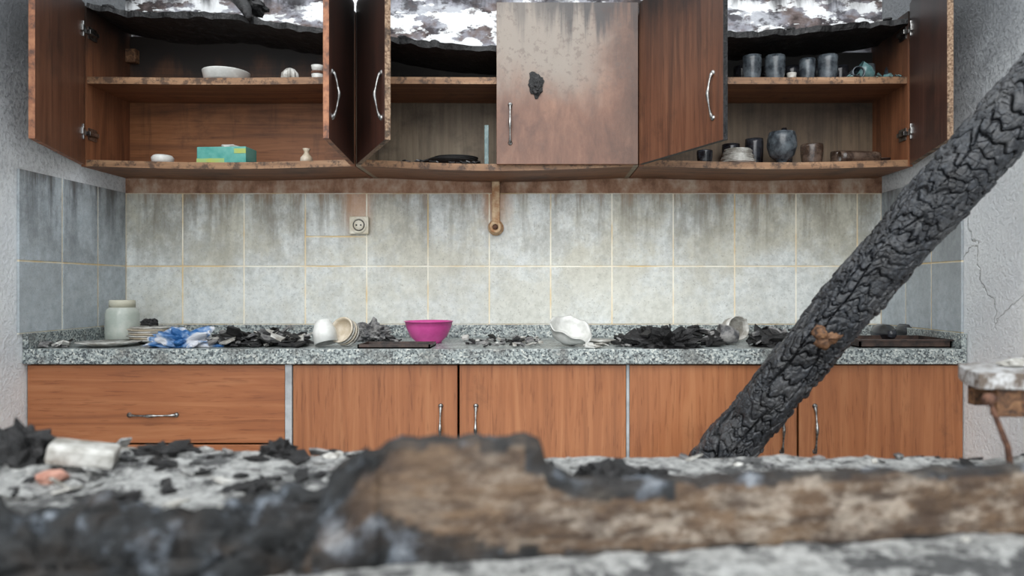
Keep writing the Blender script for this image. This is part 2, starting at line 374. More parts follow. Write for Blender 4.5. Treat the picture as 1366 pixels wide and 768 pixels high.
def door(par,name,hx,fx,fy,hand,mats,outer,z0=1.553,z1=2.145,hz=1.70):
    h=Vector((hx,YF-.011,0)); f=Vector((fx,fy,0)); d=(f-h); L=d.length; d.normalize()
    ang=math.atan2(d.y,d.x); M=T(h)@Matrix.Rotation(ang,4,'Z')
    b=MB(); th=.018
    vs=[(0,-th/2,z0),(L,-th/2,z0),(L,th/2,z0),(0,th/2,z0),(0,-th/2,z1),(L,-th/2,z1),(L,th/2,z1),(0,th/2,z1)]
    fs=[[0,1,5,4],[2,3,7,6],[1,2,6,5],[3,0,4,7],[0,3,2,1],[4,5,6,7]]
    b.add(vs,fs,[0 if outer<0 else 1,1 if outer<0 else 0,2,2,2,3],False,M)
    b.make(name,mats,par,bevel=.001)
    if hand:
        b=MB(); Mh=M@T((L-.05,outer*th/2,hz))
        if outer>0: Mh=Mh@R(180,'Z')
        handle(b,Mh,.14); b.make(name+'_handle',steel,par)
    return M,L
def hinge(par,name,x,sx,z,M):
    b=MB(); 
    b.box(x,x+sx*.004,YF+.01,YF+.06,z-.022,z+.022) if sx>0 else b.box(x-.004,x,YF+.01,YF+.06,z-.022,z+.022)
    xa,xb=(x,x+.016) if sx>0 else (x-.016,x)
    b.box(xa,xb,YF+.0,YF+.055,z-.008,z+.008,bev=.002)
    b.box(.006,.045,-.016,.016,z-.012,z+.012,0,M,bev=.002)
    b.box(.02,.03,-.014,.014,z-.028,z+.028,0,M,bev=.002)
    b.make(name,steel,par)
def cabinet(name,x0,x1,inner,innerside,sagb,sags,topz,topseed,shelfmat,backtop):
    e=empty(name,((x0+x1)/2,YF,ZB0)); s=.018
    MB().box(x0,x0+s,YF,BW-.002,ZB0,2.14).make('side_left',innerside,e)
    MB().box(x1-s,x1,YF,BW-.002,ZB0,2.12).make('side_right',innerside,e)
    MB().box(x0+s,x1-s,BW-.012,BW-.002,ZB1,backtop).make('back_panel',inner,e)
    sheet(x0+s,x1-s,YF,BW-.012,sagf(ZB0,sagb),.025,[shelfmat,shelf_e],'bottom_panel',e)
    sheet(x0+s,x1-s,YF+.005,BW-.012,sagf(ZS0,sags),.025,[shelfmat,shelf_e],'shelf',e)
    sheet(x0+s,x1-s,YF-.004,BW-.02,topz,.022,[char,char],'charred_top_panel',e,80,14,.014,1,topseed)
    b=MB(); random.seed(topseed)   # charcoal crumbs on the sagging top
    for k in range(90):
        u=random.uniform(.03,.97); t=random.uniform(0.05,.95); x=x0+s+(x1-x0-2*s)*u; y=YF+.01+(BW-.03-YF)*t; z=topz(u,t)+.024
        r=random.uniform(.006,.016); b.lump((x,y,z+r*.3),(r*1.3,r,r*.6),k,random.choice([1,1,1,2]),2,.4,1.5)
    b.make('ash_on_top',[ash,char,greyc],e)
    return e
c1=cabinet('overhead_cabinet',-1.69,-.681,wood_in,wood_in_side,.010,.004,lambda u,t:2.135-.085*min(1,u*1.15)**.8-.012*math.sin(u*9),1,wood_shelf,2.125)
c2=cabinet('overhead_cabinet',-.677,.362,wood_in_soot,wood_in_soot,.016,.002,lambda u,t:2.03-.06*math.sin(math.pi*min(1,u*1.05)),5,wood_shelf,2.06)
c3=cabinet('overhead_cabinet',.366,1.375,wood_in_dark,wood_in_side,.010,.002,lambda u,t:2.025+.05*u-.02*math.sin(math.pi*u),9,wood_shelf,2.06)
M1,_=door(c1,'door_left',-1.680,-1.54,2.22,False,[wood_door,wood_door,edge_o,char],-1)
door(c1,'door_right',-.690,-.648,2.22,True,[wood_door_dark,wood_in,edge_o,char],1)
door(c2,'door_left',-.664,-.465,2.24,True,[wood_door_dark,wood_in,chip,char],-1)
door(c2,'door_right',.360,-.158,YF-.011,True,[wood_burnt,wood_in,edge_o,char],1)
door(c3,'door_left',.372,.568,2.24,True,[wood_door,wood_in,char,char],-1)
M6,_=door(c3,'door_right',1.368,1.256,2.24,False,[wood_door_dark,wood_door_dark,chip,char],1)
for k,zz in enumerate((1.67,2.045)):
    hinge(c1,'hinge_%d'%(k+1),-1.672,1,zz,M1); hinge(c3,'hinge_%d'%(k+1),1.357,-1,zz,M6)
b=MB(); b.lump((-.014,2.676,1.843),(.026,.005,.042),3,0,3,.45,2.0); b.lump((-.01,2.672,1.835),(.016,.008,.025),8,0,3,.6,3.0); b.make('burn_blister',char,c2)
MB().box(X(163,2.98),X(185,2.98),2.955,2.988,Z(84,2.97),Z(66,2.97),bev=.004).make('mounting_bracket',knot_m,c1)
b=MB(); b.lump((X(318,2.66),2.80,2.175),(.045,.06,.03),4,0,3,.5,2); b.tube([(X(290,2.7),2.84,2.23),(X(306,2.68),2.78,2.19),(X(320,2.66),2.71,2.135),(X(330,2.66),2.675,2.085)],[.02,.026,.022,.010],0); b.make('fallen_charred_stick',char)

# ---------------------------------------------------------------- base cabinets
FY=2.42
def bdoor(par,name,x0,x1,z0,z1,mat): MB().box(x0,x1,FY,FY+.018,z0,z1).make(name,mat,par,bevel=.0015)
def carc(name,x0,x1):
    e=empty(name,((x0+x1)/2,FY,0)); b=MB()
    b.box(x0,x0+.018,FY+.02,BW-.002,.0,.849).box(x1-.018,x1,FY+.02,BW-.002,.0,.849).box(x0,x1,FY+.02,BW-.002,.1,.118).box(x0,x1,BW-.012,BW-.002,.1,.849)
    b.box(x0,x1,FY+.06,FY+.078,0,.1); b.make('carcass',wood_in,e); return e
xs=[LW+.002,X(380,FY),X(391,FY),X(610,FY),X(613,FY),X(835,FY),X(840,FY),X(1063,FY),X(1066,FY),RW-.004]
d1=carc('drawer_unit',xs[0],xs[1])
zz=[.845,.588,.582,.345,.340,.11]
for i in range(3):
    bdoor(d1,'drawer_front_%d'%(i+1),xs[0]+.002,xs[1],zz[2*i+1],zz[2*i],wood_base_h)
    b=MB(); handle(b,T((X(204,FY),FY,(zz[2*i]+zz[2*i+1])/2-.036))@R(90,'Y'),.155); b.make('drawer_handle_%d'%(i+1),steel,d1)
MB().box(xs[1]+.002,xs[2]-.003,FY-.004,FY+.03,.0,.848).make('metal_filler_strip',metal_strip,d1,bevel=.001)
for a in(2,6):
    e=carc('base_cabinet',xs[a],xs[a+3])
    bdoor(e,'door_left',xs[a],xs[a+1],.11,.845,wood_base_v); bdoor(e,'door_right',xs[a+2],xs[a+3],.11,.845,wood_base_v)
    u=(588,635) if a==2 else (1043,1087)
    for k,q in enumerate(u):
        b=MB(); handle(b,T((X(q,FY),FY,.635)),.15); b.make('door_handle_%d'%(k+1),steel,e)
    if a==2: MB().box(xs[5]+.0015,xs[6]-.0015,FY-.001,FY+.03,.0,.848).make('filler_strip',metal_strip,e)

# ---------------------------------------------------------------- countertop
ct=empty('granite_countertop',(0,2.4,.85))
MB().box(LW+.001,RW-.001,2.40,BW-.002,.85,.90).make('slab',granite,ct,bevel=.003)
MB().box(LW+.02,RW-.02,BW-.034,BW-.013,.90,.951).make('backsplash_back',granite,ct,bevel=.002)
MB().box(LW+.001,LW+.02,2.40,BW-.013,.90,.951).make('backsplash_left',granite,ct,bevel=.002)
MB().box(RW-.02,RW-.001,2.40,BW-.013,.90,.951).make('backsplash_right',granite,ct,bevel=.002)

# ---------------------------------------------------------------- socket & gas outlet
sx=X(481,3); sz=Z(301,3); b=MB()
b.box(sx-.039,sx+.039,BW-.030,BW-.010,sz-.036,sz+.036,0,bev=.005)
Ms=T((sx,BW-.030,sz))@R(90,'X')
b.lathe([(.033,0),(.033,.006),(.029,.008),(.026,.004),(.024,-.0),(0,.0005)],0,Ms,32)
b.lathe([(.0235,.001),(.0235,.0020),(.020,.0020),(.020,.001)],1,Ms,32)
b.lathe([(.020,.001),(.020,.0030),(0,.003)],0,Ms,24)
for q in(-1,1): b.lathe([(0,.0045),(.0035,.0045),(.0035,.002)],1,Ms@T((q*.009,0,0)),12)
b.make('electrical_socket',[socketm,blackm])
px=X(661,2.96); pz=Z(303,2.96); b=MB()
b.box(px-.016,px+.016,BW-.024,BW-.011,pz+.02,1.54,0,bev=.004)
Ms=T((px,BW-.012,pz))@R(90,'X')
b.lathe([(.032,0),(.032,.008),(.026,.012),(.022,.03),(.024,.032),(.024,.042),(.012,.042),(.012,.03),(0,.03)],0,Ms,28)
b.lathe([(.010,.031),(.010,.046),(.006,.05),(0,.05)],1,Ms,16)
b.make('gas_pipe_outlet',[pipe_m,rust])

# ---------------------------------------------------------------- lathe profiles
def cup(r,h,t=.003,flare=0.0,foot=.7): 
    return [(0,0),(r*foot,0),(r*foot+.002,.004),(r*(.9+flare*.3),h*.45),(r,h),(r-t,h),(r*(.9+flare*.3)-t,h*.45),(r*foot-t,.008),(0,.008)]
def tumbler(r,h,t=.003): return [(0,0),(r*.82,0),(r*.86,h*.1),(r*.97,h*.5),(r,h*.85),(r*.97,h),(r*.97-t,h),(r-t,h*.8),(r*.86-t,h*.12),(0,h*.09)]
def plate(r,h=.018,z=0): return [(0,z),(r*.55,z),(r*.62,z+.003),(r,z+h),(r,z+h+.003),(r*.62,z+.007),(r*.55,z+.004),(0,z+.004)]
def bowl(r,h,t=.003,foot=.45): return [(0,0),(r*foot,0),(r*foot,.006),(r*.78,h*.32),(r*.95,h*.75),(r,h),(r+.003,h),(r+.003,h+.002),(r-t,h+.002),(r*.95-t,h*.75),(r*.78-t,h*.35),(r*foot-t,.012),(0,.01)]
def item(name,prof,u,d,z,mat,M=Matrix(),fn=None,seg=36):
    b=MB(); b.lathe(prof,0,M,seg,fn); m=min(v.z for v in b.v); 
    loc=Vector((X(u,d),d,z)); b.v=[v+loc-Vector((0,0,m)) for v in b.v]
    return b.make(name,mat,None,loc)
def surf(cab,x,lvl):
    x0,x1,sb,ss={1:(-1.672,-.699,.010,.004),2:(-.659,.344,.016,.002),3:(.384,1.357,.010,.002)}[cab]
    u=(x-x0)/(x1-x0); s=sb if lvl==0 else ss
    return (ZB1 if lvl==0 else ZS1)-s*math.sin(math.pi*min(max(u,.001),.999))**1.2+.0005
# cabinet 1
d=2.78
item('soap_dish',[(0,0),(.07,0),(.078,.006),(.085,.036),(.086,.04),(.08,.04),(.074,.012),(0,.01)],302,d,surf(1,X(302,d),1),porc2)
item('seashell',[(0,0),(.018,0),(.030,.018),(.028,.036),(.015,.052),(0,.058)],387,d,surf(1,X(387,d),1),porc,fn=lambda p,a:Vector((p.x*(1+.12*math.cos(9*a)),p.y*(1+.12*math.cos(9*a)),p.z)),seg=72)
b=MB(); L0=Vector((X(424,d),d,surf(1,X(424,d),1)))
b.lathe(cup(.024,.03),0,T(L0)); b.lathe([(0,.0),(.023,0),(.025,.004),(.025,.01),(0,.01)],1,T(L0+Vector((0,0,.0305)))); b.lathe(cup(.025,.022),0,T(L0+Vector((0,0,.041)))); b.make('stacked_cups',[porc2,rust],None,L0)
b=MB(); L0=Vector((X(357,d),d,surf(1,X(357,d),1)))
for k in range(5): b.chip((L0.x-.03+k*.014,L0.y,L0.z),.014,.004,0,(random.uniform(-.6,.6),random.uniform(-.5,.5),k),L0.z)
b.make('broken_china',porc2,None,L0)
item('small_bowl',[(0,0),(.030,0),(.038,.01),(.040,.026),(.034,.034),(.030,.036),(.027,.03),(.03,.012),(0,.01)],217,d,surf(1,X(217,d),0),porc2)
x0=X(300,2.77); z0=surf(1,x0-.08,0); b=MB(); Mx=T((x0,2.79,z0))@R(-4,'Z')
b.box(-.095,.095,-.045,.045,0,.066,0,Mx,bev=.003); b.box(-.05,.05,-.022,.022,.066,.0675,2,Mx)
b.box(-.0955,.012,-.0462,-.0450,.004,.022,1,Mx); b.box(.05,.0955,-.0462,-.0450,.040,.058,1,Mx)
b.lump((x0+.01,2.79,z0+.070),(.035,.014,.012),6,3,3,.4,2)
b.make('tissue_box',[teal,yel,blackm,porc2],None,(x0,2.79,z0))
item('bud_vase',[(0,0),(.018,0),(.024,.012),(.022,.026),(.010,.040),(.009,.048),(.015,.060),(.013,.060),(.007,.047),(0,.04)],409,d,surf(1,X(409,d),0),cream)
# cabinet 2
b=MB(); x0=X(600,2.79); z0=surf(2,x0-.1,0)
for k in range(3): b.lathe(plate(.105-.01*k,.020,k*.008),0,T((x0+.01*k,2.83,z0))@R(1.0*k,'X'))
b.make('charred_plates',blackm,None,(x0,2.83,z0))
b=MB()
random.seed(4)
for k in range(34):
    xq=random.uniform(X(540,2.74),X(645,2.74)); b.chip((xq,2.715+random.uniform(-.01,.005),surf(2,xq,0)),random.uniform(.006,.014),.004,random.choice([0,0,1]),(random.uniform(-.5,.5),random.uniform(-.4,.4),random.uniform(0,6)),surf(2,xq,0))
b.make('burnt_shelf_debris',[char,greyc])
b=MB(); x0=X(649,2.8); z0=surf(2,x0,0); b.box(x0-.008,x0+.008,2.8,2.806,z0,z0+.165,0,bev=.001); b.make('glass_strip',glass_c)
# cabinet 3
def zs3(u,l,d=2.78): return surf(3,X(u,d),l)
for k,(u,r,h,m_) in enumerate([(1003,.036,.100,glass_s),(1034,.038,.100,glass_s),(1077,.030,.088,glass_s),(1104,.038,.100,glass_s)]):
    item('drinking_glass',tumbler(r,h),u,d,zs3(u,1),m_)
for u,dd in((990,2.90),(1022,2.91),(1056,2.90),(1092,2.91),(1120,2.90)):
    item('drinking_glass',tumbler(.034,.095),u,dd,surf(3,X(u,dd),1),glass_d)
item('small_cup',cup(.018,.036),1056,d,zs3(1056,1),porc)
item('drinking_glass',tumbler(.024,.06),1137,2.79,zs3(1137,1),glass_s,R(86,'X'))
item('teacup',cup(.034,.06,.003,.3,.6),1163,2.775,zs3(1163,1),glass_c,R(-60,'Y'))
item('drinking_glass',tumbler(.030,.095),1157,2.88,surf(3,X(1157,2.88),1),glass_s,R(0,'Y'))
item('drinking_glass',cup(.026,.09,.003,.3,.6),1184,2.87,zs3(1184,1),glass_s,R(14,'Y'))
b=MB(); z0=surf(3,1.2,1)
for k in range(20): b.chip((X(1128,d)+random.uniform(-.02,.19),2.722+random.uniform(0,.012),z0),random.uniform(.008,.016),.003,k%2,(random.uniform(-.9,.9),random.uniform(-.9,.9),random.uniform(0,6)),surf(3,1.3,1))
b.make('broken_glass',[glass_c,char])
b=MB(); x0=X(986,2.77); z0=zs3(986,0)+.001
for k in range(9): b.lathe(plate(.066-.002*k,.010,k*.006),0,T((x0+.003*math.sin(k*2),2.79,z0)),40)
b.make('saucer_stack',porc,None,(x0,2.79,z0))
item('drinking_glass',tumbler(.036,.125),1006,2.90,surf(3,X(1006,2.90),0),glass_d)
item('drinking_glass',tumbler(.036,.105),975,2.91,surf(3,X(975,2.91),0),glass_d)
b=MB(); x0=X(1043,2.79); z0=zs3(1043,0)
b.lathe([(0,0),(.034,0),(.034,.004),(.014,.010),(.022,.018),(.046,.04),(.056,.075),(.054,.105),(.048,.128),(.045,.128),(.051,.104),(.053,.075),(.043,.042),(.015,.024),(0,.022)],0,T((x0,2.79,z0)),40)
b.make('brandy_glass',glass_s,None,(x0,2.79,z0))
item('glass_decanter',[(0,0),(.03,0),(.032,.01),(.032,.10),(.026,.13),(.012,.165),(.010,.175),(0,.175)],1046,2.93,surf(3,X(1046,2.93),0),glass_d)
item('drinking_glass',tumbler(.042,.076),1083,2.77,zs3(1083,0),glass_br)
item('drinking_glass',tumbler(.026,.15),1172,2.79,zs3(1172,0)-.001,glass_br,R(-90,'Y'))
item('drinking_glass',tumbler(.030,.07),1118,2.90,surf(3,X(1118,2.9),0),glass_br)
item('frying_pan',[(0,0),(.055,0),(.07,.028),(.073,.03),(.067,.03),(.053,.004),(0,.004)],1175,2.90,surf(3,X(1175,2.90),0),traym)
item('drinking_glass',tumbler(.03,.05),940,2.76,surf(3,X(940,2.76),0),glass_d)

# ---------------------------------------------------------------- on the counter
TZ=.9005
L0=Vector((X(157,2.75),2.78,TZ)); b=MB()
b.lathe([(0,0),(.052,0),(.058,.008),(.059,.03),(.058,.10),(.054,.118),(.042,.128),(.042,.132),(.039,.132),(.039,.126),(.054,.10),(.055,.03),(.052,.012),(0,.006)],0,T(L0),40)
b.lathe([(0,.010),(.05,.010),(.053,.03),(.053,.062),(0,.066)],2,T(L0),30)
b.lathe([(.0425,.126),(.045,.126),(.045,.150),(.042,.154),(0,.154)],1,T(L0),40)
b.make('glass_jar',[jar_m,lid_m,jar_in],None,L0)
L0=Vector((X(196,2.62),2.66,TZ)); b=MB()
for k in range(7): b.lathe(plate(.080,.012,k*.0075),k%2,T(L0+Vector((.005*math.sin(k*2.3),.003*math.cos(k),0))),44)
b.make('plate_stack',[porc,cream],None,L0)
b=MB(); b.lump((X(190,2.66)+.03,2.655,.905+.070),(.03,.02,.014),5,0,3,.5,2); b.make('burnt_lump',char)
item('dinner_plate',plate(.10,.014),145,2.515,TZ,porc)
b=MB(); b.lump((X(242,2.49),2.49,.905),(.115,.05,.052),2,0,5,.5,1.5,TZ,False,True); b.make('plastic_bag',bluec)
def debris(name,u0,u1,d0,d1_,n_,seed,mats,r=(.008,.03),stack=.02,th=.004):
    random.seed(seed); b=MB()
    for k in range(n_):
        dd=random.uniform(d0,d1_); uu=random.uniform(u0,u1)
        b.chip((X(uu,dd),dd,TZ+random.uniform(0,stack)*random.random()),random.uniform(*r),th*random.uniform(.5,2),random.randrange(len(mats)),(random.gauss(0,.3),random.gauss(0,.3),random.uniform(0,6.28)),TZ)
    return b.make(name,mats)
debris('charred_paper_debris',282,408,2.46,2.70,170,3,[char,char,blackm,greyc,porc],(.01,.036),.036)
debris('charred_paper_debris',300,408,2.72,2.9,60,43,[char,greyc,blackm],(.01,.03),.03)
debris('charred_paper_debris',52,92,2.43,2.52,26,33,[char,greyc,porc],(.01,.02),.008)
debris('charred_paper_debris',240,262,2.62,2.8,40,34,[char,greyc,porc],(.01,.02),.012)
debris('charred_paper_debris',490,530,2.60,2.66,24,13,[char,blackm,greyc],(.008,.020),.016)
debris('charred_paper_debris',620,722,2.45,2.8,70,23,[char,blackm,greyc,porc],(.004,.02),.008)
debris('charred_paper_debris',822,960,2.47,2.68,190,5,[char,char,blackm,greyc],(.01,.035),.045,.005)
debris('charred_paper_debris',1004,1085,2.47,2.8,140,6,[char,char,blackm,greyc],(.01,.03),.05,.005)
b=MB(); b.lump((X(890,2.46),2.46,.91),(.095,.05,.046),11,0,4,.7,2.6,TZ,False,True); b.lump((X(862,2.56),2.56,.93),(.04,.04,.035),14,0,3,.7,2.2,TZ,False,True)
b.tube([(X(893,2.48),2.48,.92),(X(894,2.48),2.48,.965),(X(893,2.48),2.475,.978)],.0025,0,None,6)
b.make('charred_lump',char)
b=MB(); b.lump((X(1035,2.5),2.5,.91),(.07,.05,.034),15,0,3,.7,2.2,TZ,False,True); b.make('charred_lump',char)
item('coffee_cup',cup(.040,.08,.004,.2,.6),430,2.50,TZ,porc2,R(-14,'Y')@R(168,'X'))
b=MB(); L0=Vector((X(465,2.53),2.53,TZ))
for k in range(4): b.lathe(bowl(.043,.035),k%2,T(L0+Vector((0,0,.046)))@R(-22,'Z')@R(68,'X')@T((0,0,-.03+.013*k)),40)
m=min(v.z for v in b.v); b.v=[v-Vector((0,0,m-TZ)) for v in b.v]; b.make('tipped_bowl_stack',[porc,cream],None,L0)
b=MB(); b.lump((X(497,2.76),2.76,.925),(.062,.04,.042),21,0,4,.5,1.6,TZ,False,True); b.make('melted_container',greyc)
b=MB(); xa=X(530,2.48)
b.box(xa-.12,xa+.12,2.42,2.56,TZ,TZ+.004).box(xa-.12,xa+.12,2.42,2.425,TZ,TZ+.013).box(xa-.12,xa+.12,2.555,2.56,TZ,TZ+.013).box(xa-.12,xa-.115,2.42,2.56,TZ,TZ+.013).box(xa+.115,xa+.12,2.42,2.56,TZ,TZ+.013)
b.make('serving_tray',traym)
item('plastic_bowl',bowl(.086,.078,.003,.55),572,2.665,TZ,pink,seg=56)
def brk(p,a):
    if p.z>.02: p=p-Vector((0,0,(.030*max(0,math.sin(a+2.0))**2+.004*math.sin(a*7))*min(1,(p.z-.02)/.03)))
    return p
item('broken_bowl',bowl(.074,.062,.004,.4),758,2.54,TZ,porc2,R(22,'X')@R(8,'Y'),brk,60)
item('saucer',plate(.055,.012),800,2.62,TZ,porc)
b=MB(); xb=X(790,2.47)
for k in range(5): b.chip((xb+random.uniform(-.03,.03),2.44+random.uniform(-.01,.01),TZ),random.uniform(.015,.03),.004,k%2,(random.uniform(-.4,.4),random.uniform(-.4,.4),k),TZ)
b.make('broken_china',[porc,porc2])
Mc=R(20,'Z')@R(78,'X')@R(30,'Z'); b=MB(); b.lathe(cup(.045,.085,.004,.3,.6),0,Mc,40)
b.tube([(.043+.028*math.sin(math.pi*t/8),0,.02+.05*t/8) for t in range(9)],.005,0,Mc,10)
m=min(v.z for v in b.v); L0=Vector((X(968,2.76),2.76,TZ)); b.v=[v+L0-Vector((0,0,m)) for v in b.v]; b.make('coffee_mug',porc,None,L0)
item('coffee_mug',cup(.034,.07,.004,.3,.6),984,2.58,TZ,greyc,R(-80,'Y'))
b=MB(); xa,xb_=1.07,1.378; ya,yb=2.45,2.66
b.box(xa,xb_,ya,yb,TZ,TZ+.004).box(xa,xb_,ya,ya+.006,TZ,TZ+.028).box(xa,xb_,yb-.006,yb,TZ,TZ+.028).box(xa,xa+.006,ya,yb,TZ,TZ+.028).box(xb_-.006,xb_,ya,yb,TZ,TZ+.028)
b.box(xa-.008,xb_+.002,ya-.008,ya+.001,TZ+.022,TZ+.028); b.make('baking_tray',traym)
for u_,dd in((1172,2.74),(1204,2.84)):
    item('soot_bottle',[(0,0),(.030,0),(.033,.008),(.033,.08),(.014,.11),(.014,.13),(0,.13)],u_,dd,TZ,glass_d,R(64 if u_>1180 else -80,'Y')@R(86,'X'))
b=MB(); b.lump((X(1250,2.86),2.86,.91),(.04,.04,.03),27,0,3,.6,2,TZ,False,True); b.make('charred_lump',char)

# ---------------------------------------------------------------- leaning charred beam
A=Vector((X(960,2.1),2.1,Z(607,2.1))); Bp=Vector((X(1366,1.85),1.85,Z(142,1.85)))
D=Bp-A; foot=A+D*(-(A.z-.045)/D.z); topp=A+D*1.115
ax=(topp-foot).normalized(); L=(topp-foot).length
e1=Vector((0,-1,0)); e1=(e1-ax*e1.dot(ax)).normalized(); e2=ax.cross(e1)
NU,NV=900,190; vs=[];fs=[];cr=[]
def hsh(a,b_=0): 
    q=math.sin(a*127.1+b_*311.7+3.3)*43758.5453; return q-math.floor(q)
NC=7
for i in range(NU+1):
    s=L*i/NU; w=s/L; r0=.060+.018*w
    cen=foot+ax*s+e2*(.010*math.sin(s*3.1))+e1*(.006*math.sin(s*4.3+1))
    for k in range(NV):
        a=2*math.pi*k/NV; ca,sa=math.cos(a),math.sin(a)
        sq=1/((abs(ca)**3.2+abs(sa)**3.2)**(1/3.2)); sq=1+(sq-1)*.4
        ua=(a/(2*math.pi)*NC+1.5*noise.noise(Vector((ca*1.2,sa*1.2,s*3.2)))+.35*noise.noise(Vector((ca*2.5,sa*2.5,s*9))))%NC
        ci=math.floor(ua); fu=ua-ci
        cl=.022+.026*hsh(ci,1)
        us=s/cl+hsh(ci,2)*7+1.2*noise.noise(Vector((ca*2,sa*2,s*7+9)))+.40*noise.noise(Vector((ca*5,sa*5,s*20)))+1.1*(fu-.5)*(hsh(ci,3)-.5)
        cj=math.floor(us); fv=us-cj
        du=min(fu,1-fu)*(2*math.pi*r0/NC); dv=min(fv,1-fv)*cl
        lf=.5+.9*noise.noise(Vector((ca*2.2+3,sa*2.2,s*8)))
        gw=.0018+.0030*hsh(ci,cj)
        gu=max(0,1-du/(.0022+.003*max(0,lf)))*max(0,min(1,lf+.35)); gv=max(0,1-dv/gw)*(1 if hsh(cj,ci+9)>.2 else .3)
        dd,_p=noise.voronoi(Vector((ca*3.2,sa*3.2,s*38))); g2=max(0,1-(dd[1]-dd[0])/.10)*.55
        g=max(gu,gv,g2*max(0,min(1,.6-lf+.4)))
        dome=min(1,min(du,dv)/.010)
        tilt=(fv-.5)*.007*(hsh(cj,ci)-.4)
        fine=noise.fractal(Vector((ca*4,sa*4,s*34)),1,2,5)
        r=r0*sq*(1+.10*noise.noise(Vector((ca,sa,s*5))))-.008*g+.003*dome+.008*(hsh(ci+.5,cj)-.5)+tilt+.0022*fine
        vs.append(cen+(e1*ca+e2*sa)*r); cr.append(min(1,g*.95))
for i in range(NU):
    for k in range(NV): fs.append([i*NV+k,i*NV+(k+1)%NV,(i+1)*NV+(k+1)%NV,(i+1)*NV+k])
for base in(0,NU):
    vs.append(foot if base==0 else topp); cr.append(.5); ci=len(vs)-1
    for k in range(NV): fs.append([base*NV+k,base*NV+(k+1)%NV,ci])
eb=empty('charred_beam',tuple(foot)); b=MB(); b.add(vs,fs,0,False); b.make('beam_body',beam_m,eb,None,{'crack':cr})
t_=(1.10-63*2.0/F-foot.z)/ax.z
kp=foot+ax*t_; kp=Vector((kp.x,kp.y,kp.z))+e2*(-.014)+e1*.066
b=MB(); Mk=T(kp)@(e1.to_track_quat('Z','Y').to_matrix().to_4x4())
def kn(p,a): return p*(1+.18*math.sin(a*3+1)+.1*math.sin(a*7))
b.lathe([(0,.012),(.014,.016),(.026,.012),(.036,-.002),(.040,-.03)],0,Mk@Matrix.Diagonal((1.0,.85,1,1)),30,kn); b.make('exposed_knot',knot_m,eb)

# ---------------------------------------------------------------- foreground table with rubble
e=empty('rubble_table',(0,1.1,0)); 
MB().box(-1.42,1.10,.60,1.60,.69,.72).make('table_top',tablem,e,bevel=.003)
b=MB()
for xx in(-1.36,1.0):
    for yy in(.66,1.5): b.box(xx-.03,xx+.03,yy-.03,yy+.03,0,.69)
b.box(-1.36,1.0,1.49,1.51,.60,.69).box(-1.36,1.0,.65,.67,.60,.69); b.make('table_frame',tablem,e)
def hz(x,y):
    h=.738+.010*noise.fractal(Vector((x*7,y*7,0)),1,2,5)+.003*noise.noise(Vector((x*40,y*40,3)))
    h+=.040*math.exp(-((x+1.15)/.45)**2-((y-1.4)/.22)**2)+.016*math.exp(-((x+.55)/.3)**2-((y-1.4)/.2)**2)
    ed=min(x+1.42,1.10-x,y-.60,1.60-y); h=.7205+(h-.7205)*min(1,max(0,ed/.03))
    return max(h,.7205)
NX,NY=260,110; vs=[];fs=[]
for j in range(NY+1):
    for i in range(NX+1):
        x=-1.42+2.52*i/NX; y=.60+1.0*j/NY; vs.append((x,y,hz(x,y)))
for j in range(NY):
    for i in range(NX): a=j*(NX+1)+i; fs.append([a,a+1,a+NX+2,a+NX+1])
MB().add(vs,fs).make('ash_layer',ash,e)
random.seed(11); b=MB()
for k in range(520):
    x=random.uniform(-1.38,1.06); y=random.uniform(.64,1.56) if k%2 else random.uniform(1.2,1.57)
    if k%3==0: x=random.uniform(-1.3,-.3)
    r=random.uniform(.003,.012)*(1.4 if x<-.3 else 1)
    mi=random.choice([0,0,0,1,1,1,2,3])
    if random.random()<.5: b.lump((x,y,hz(x,y)+r*.3),(r*random.uniform(.8,1.6),r,r*.6),k,mi,1,.5,1.5)
    else: b.chip((x,y,hz(x,y)-.002),r*1.5,r*.3,mi,(random.gauss(0,.3),random.gauss(0,.3),random.uniform(0,6)),0)
b.make('rubble_fragments',[char,ash,greyc,porc],e)
def onash(u,d_,dz=0): x=X(u,d_); return Vector((x,d_,hz(x,d_)+dz))
b=MB(); 
for u_,d_,sx_,sz_,sd in((35,1.36,.05,.046,1),(10,1.42,.06,.035,2),(60,1.40,.03,.025,3),(210,1.45,.05,.014,4),(370,1.5,.035,.024,5),(820,1.32,.055,.038,6),(870,1.35,.04,.022,7),(790,1.38,.03,.022,8),(720,1.4,.03,.02,9),(255,1.1,.05,.012,10),(150,1.2,.05,.010,12),(330,1.25,.04,.012,13)):
    p=onash(u_,d_,sz_*.4); b.lump(p,(sx_,sx_*.6,sz_),sd,0,3,.55,1.8,None,False,True)
b.make('charcoal_lumps',char,e)
p=onash(112,1.34,.026); b=MB(); Mp=T(p)@R(12,'Y')@R(20,'Z')
b.box(-.055,.055,-.03,.03,-.018,.018,0,Mp,bev=.008); b.make('plaster_chunk',porc,None,tuple(p))
p=onash(950,1.25,.014); b=MB(); b.lump(p,(.035,.022,.020),31,0,2,.4,1.5); b.make('brick_fragment',brick,None,tuple(p))
p=onash(70,1.28,.010); b=MB(); b.lump(p,(.025,.02,.012),33,0,2,.4,1.5); b.make('brick_fragment',brick,None,tuple(p))

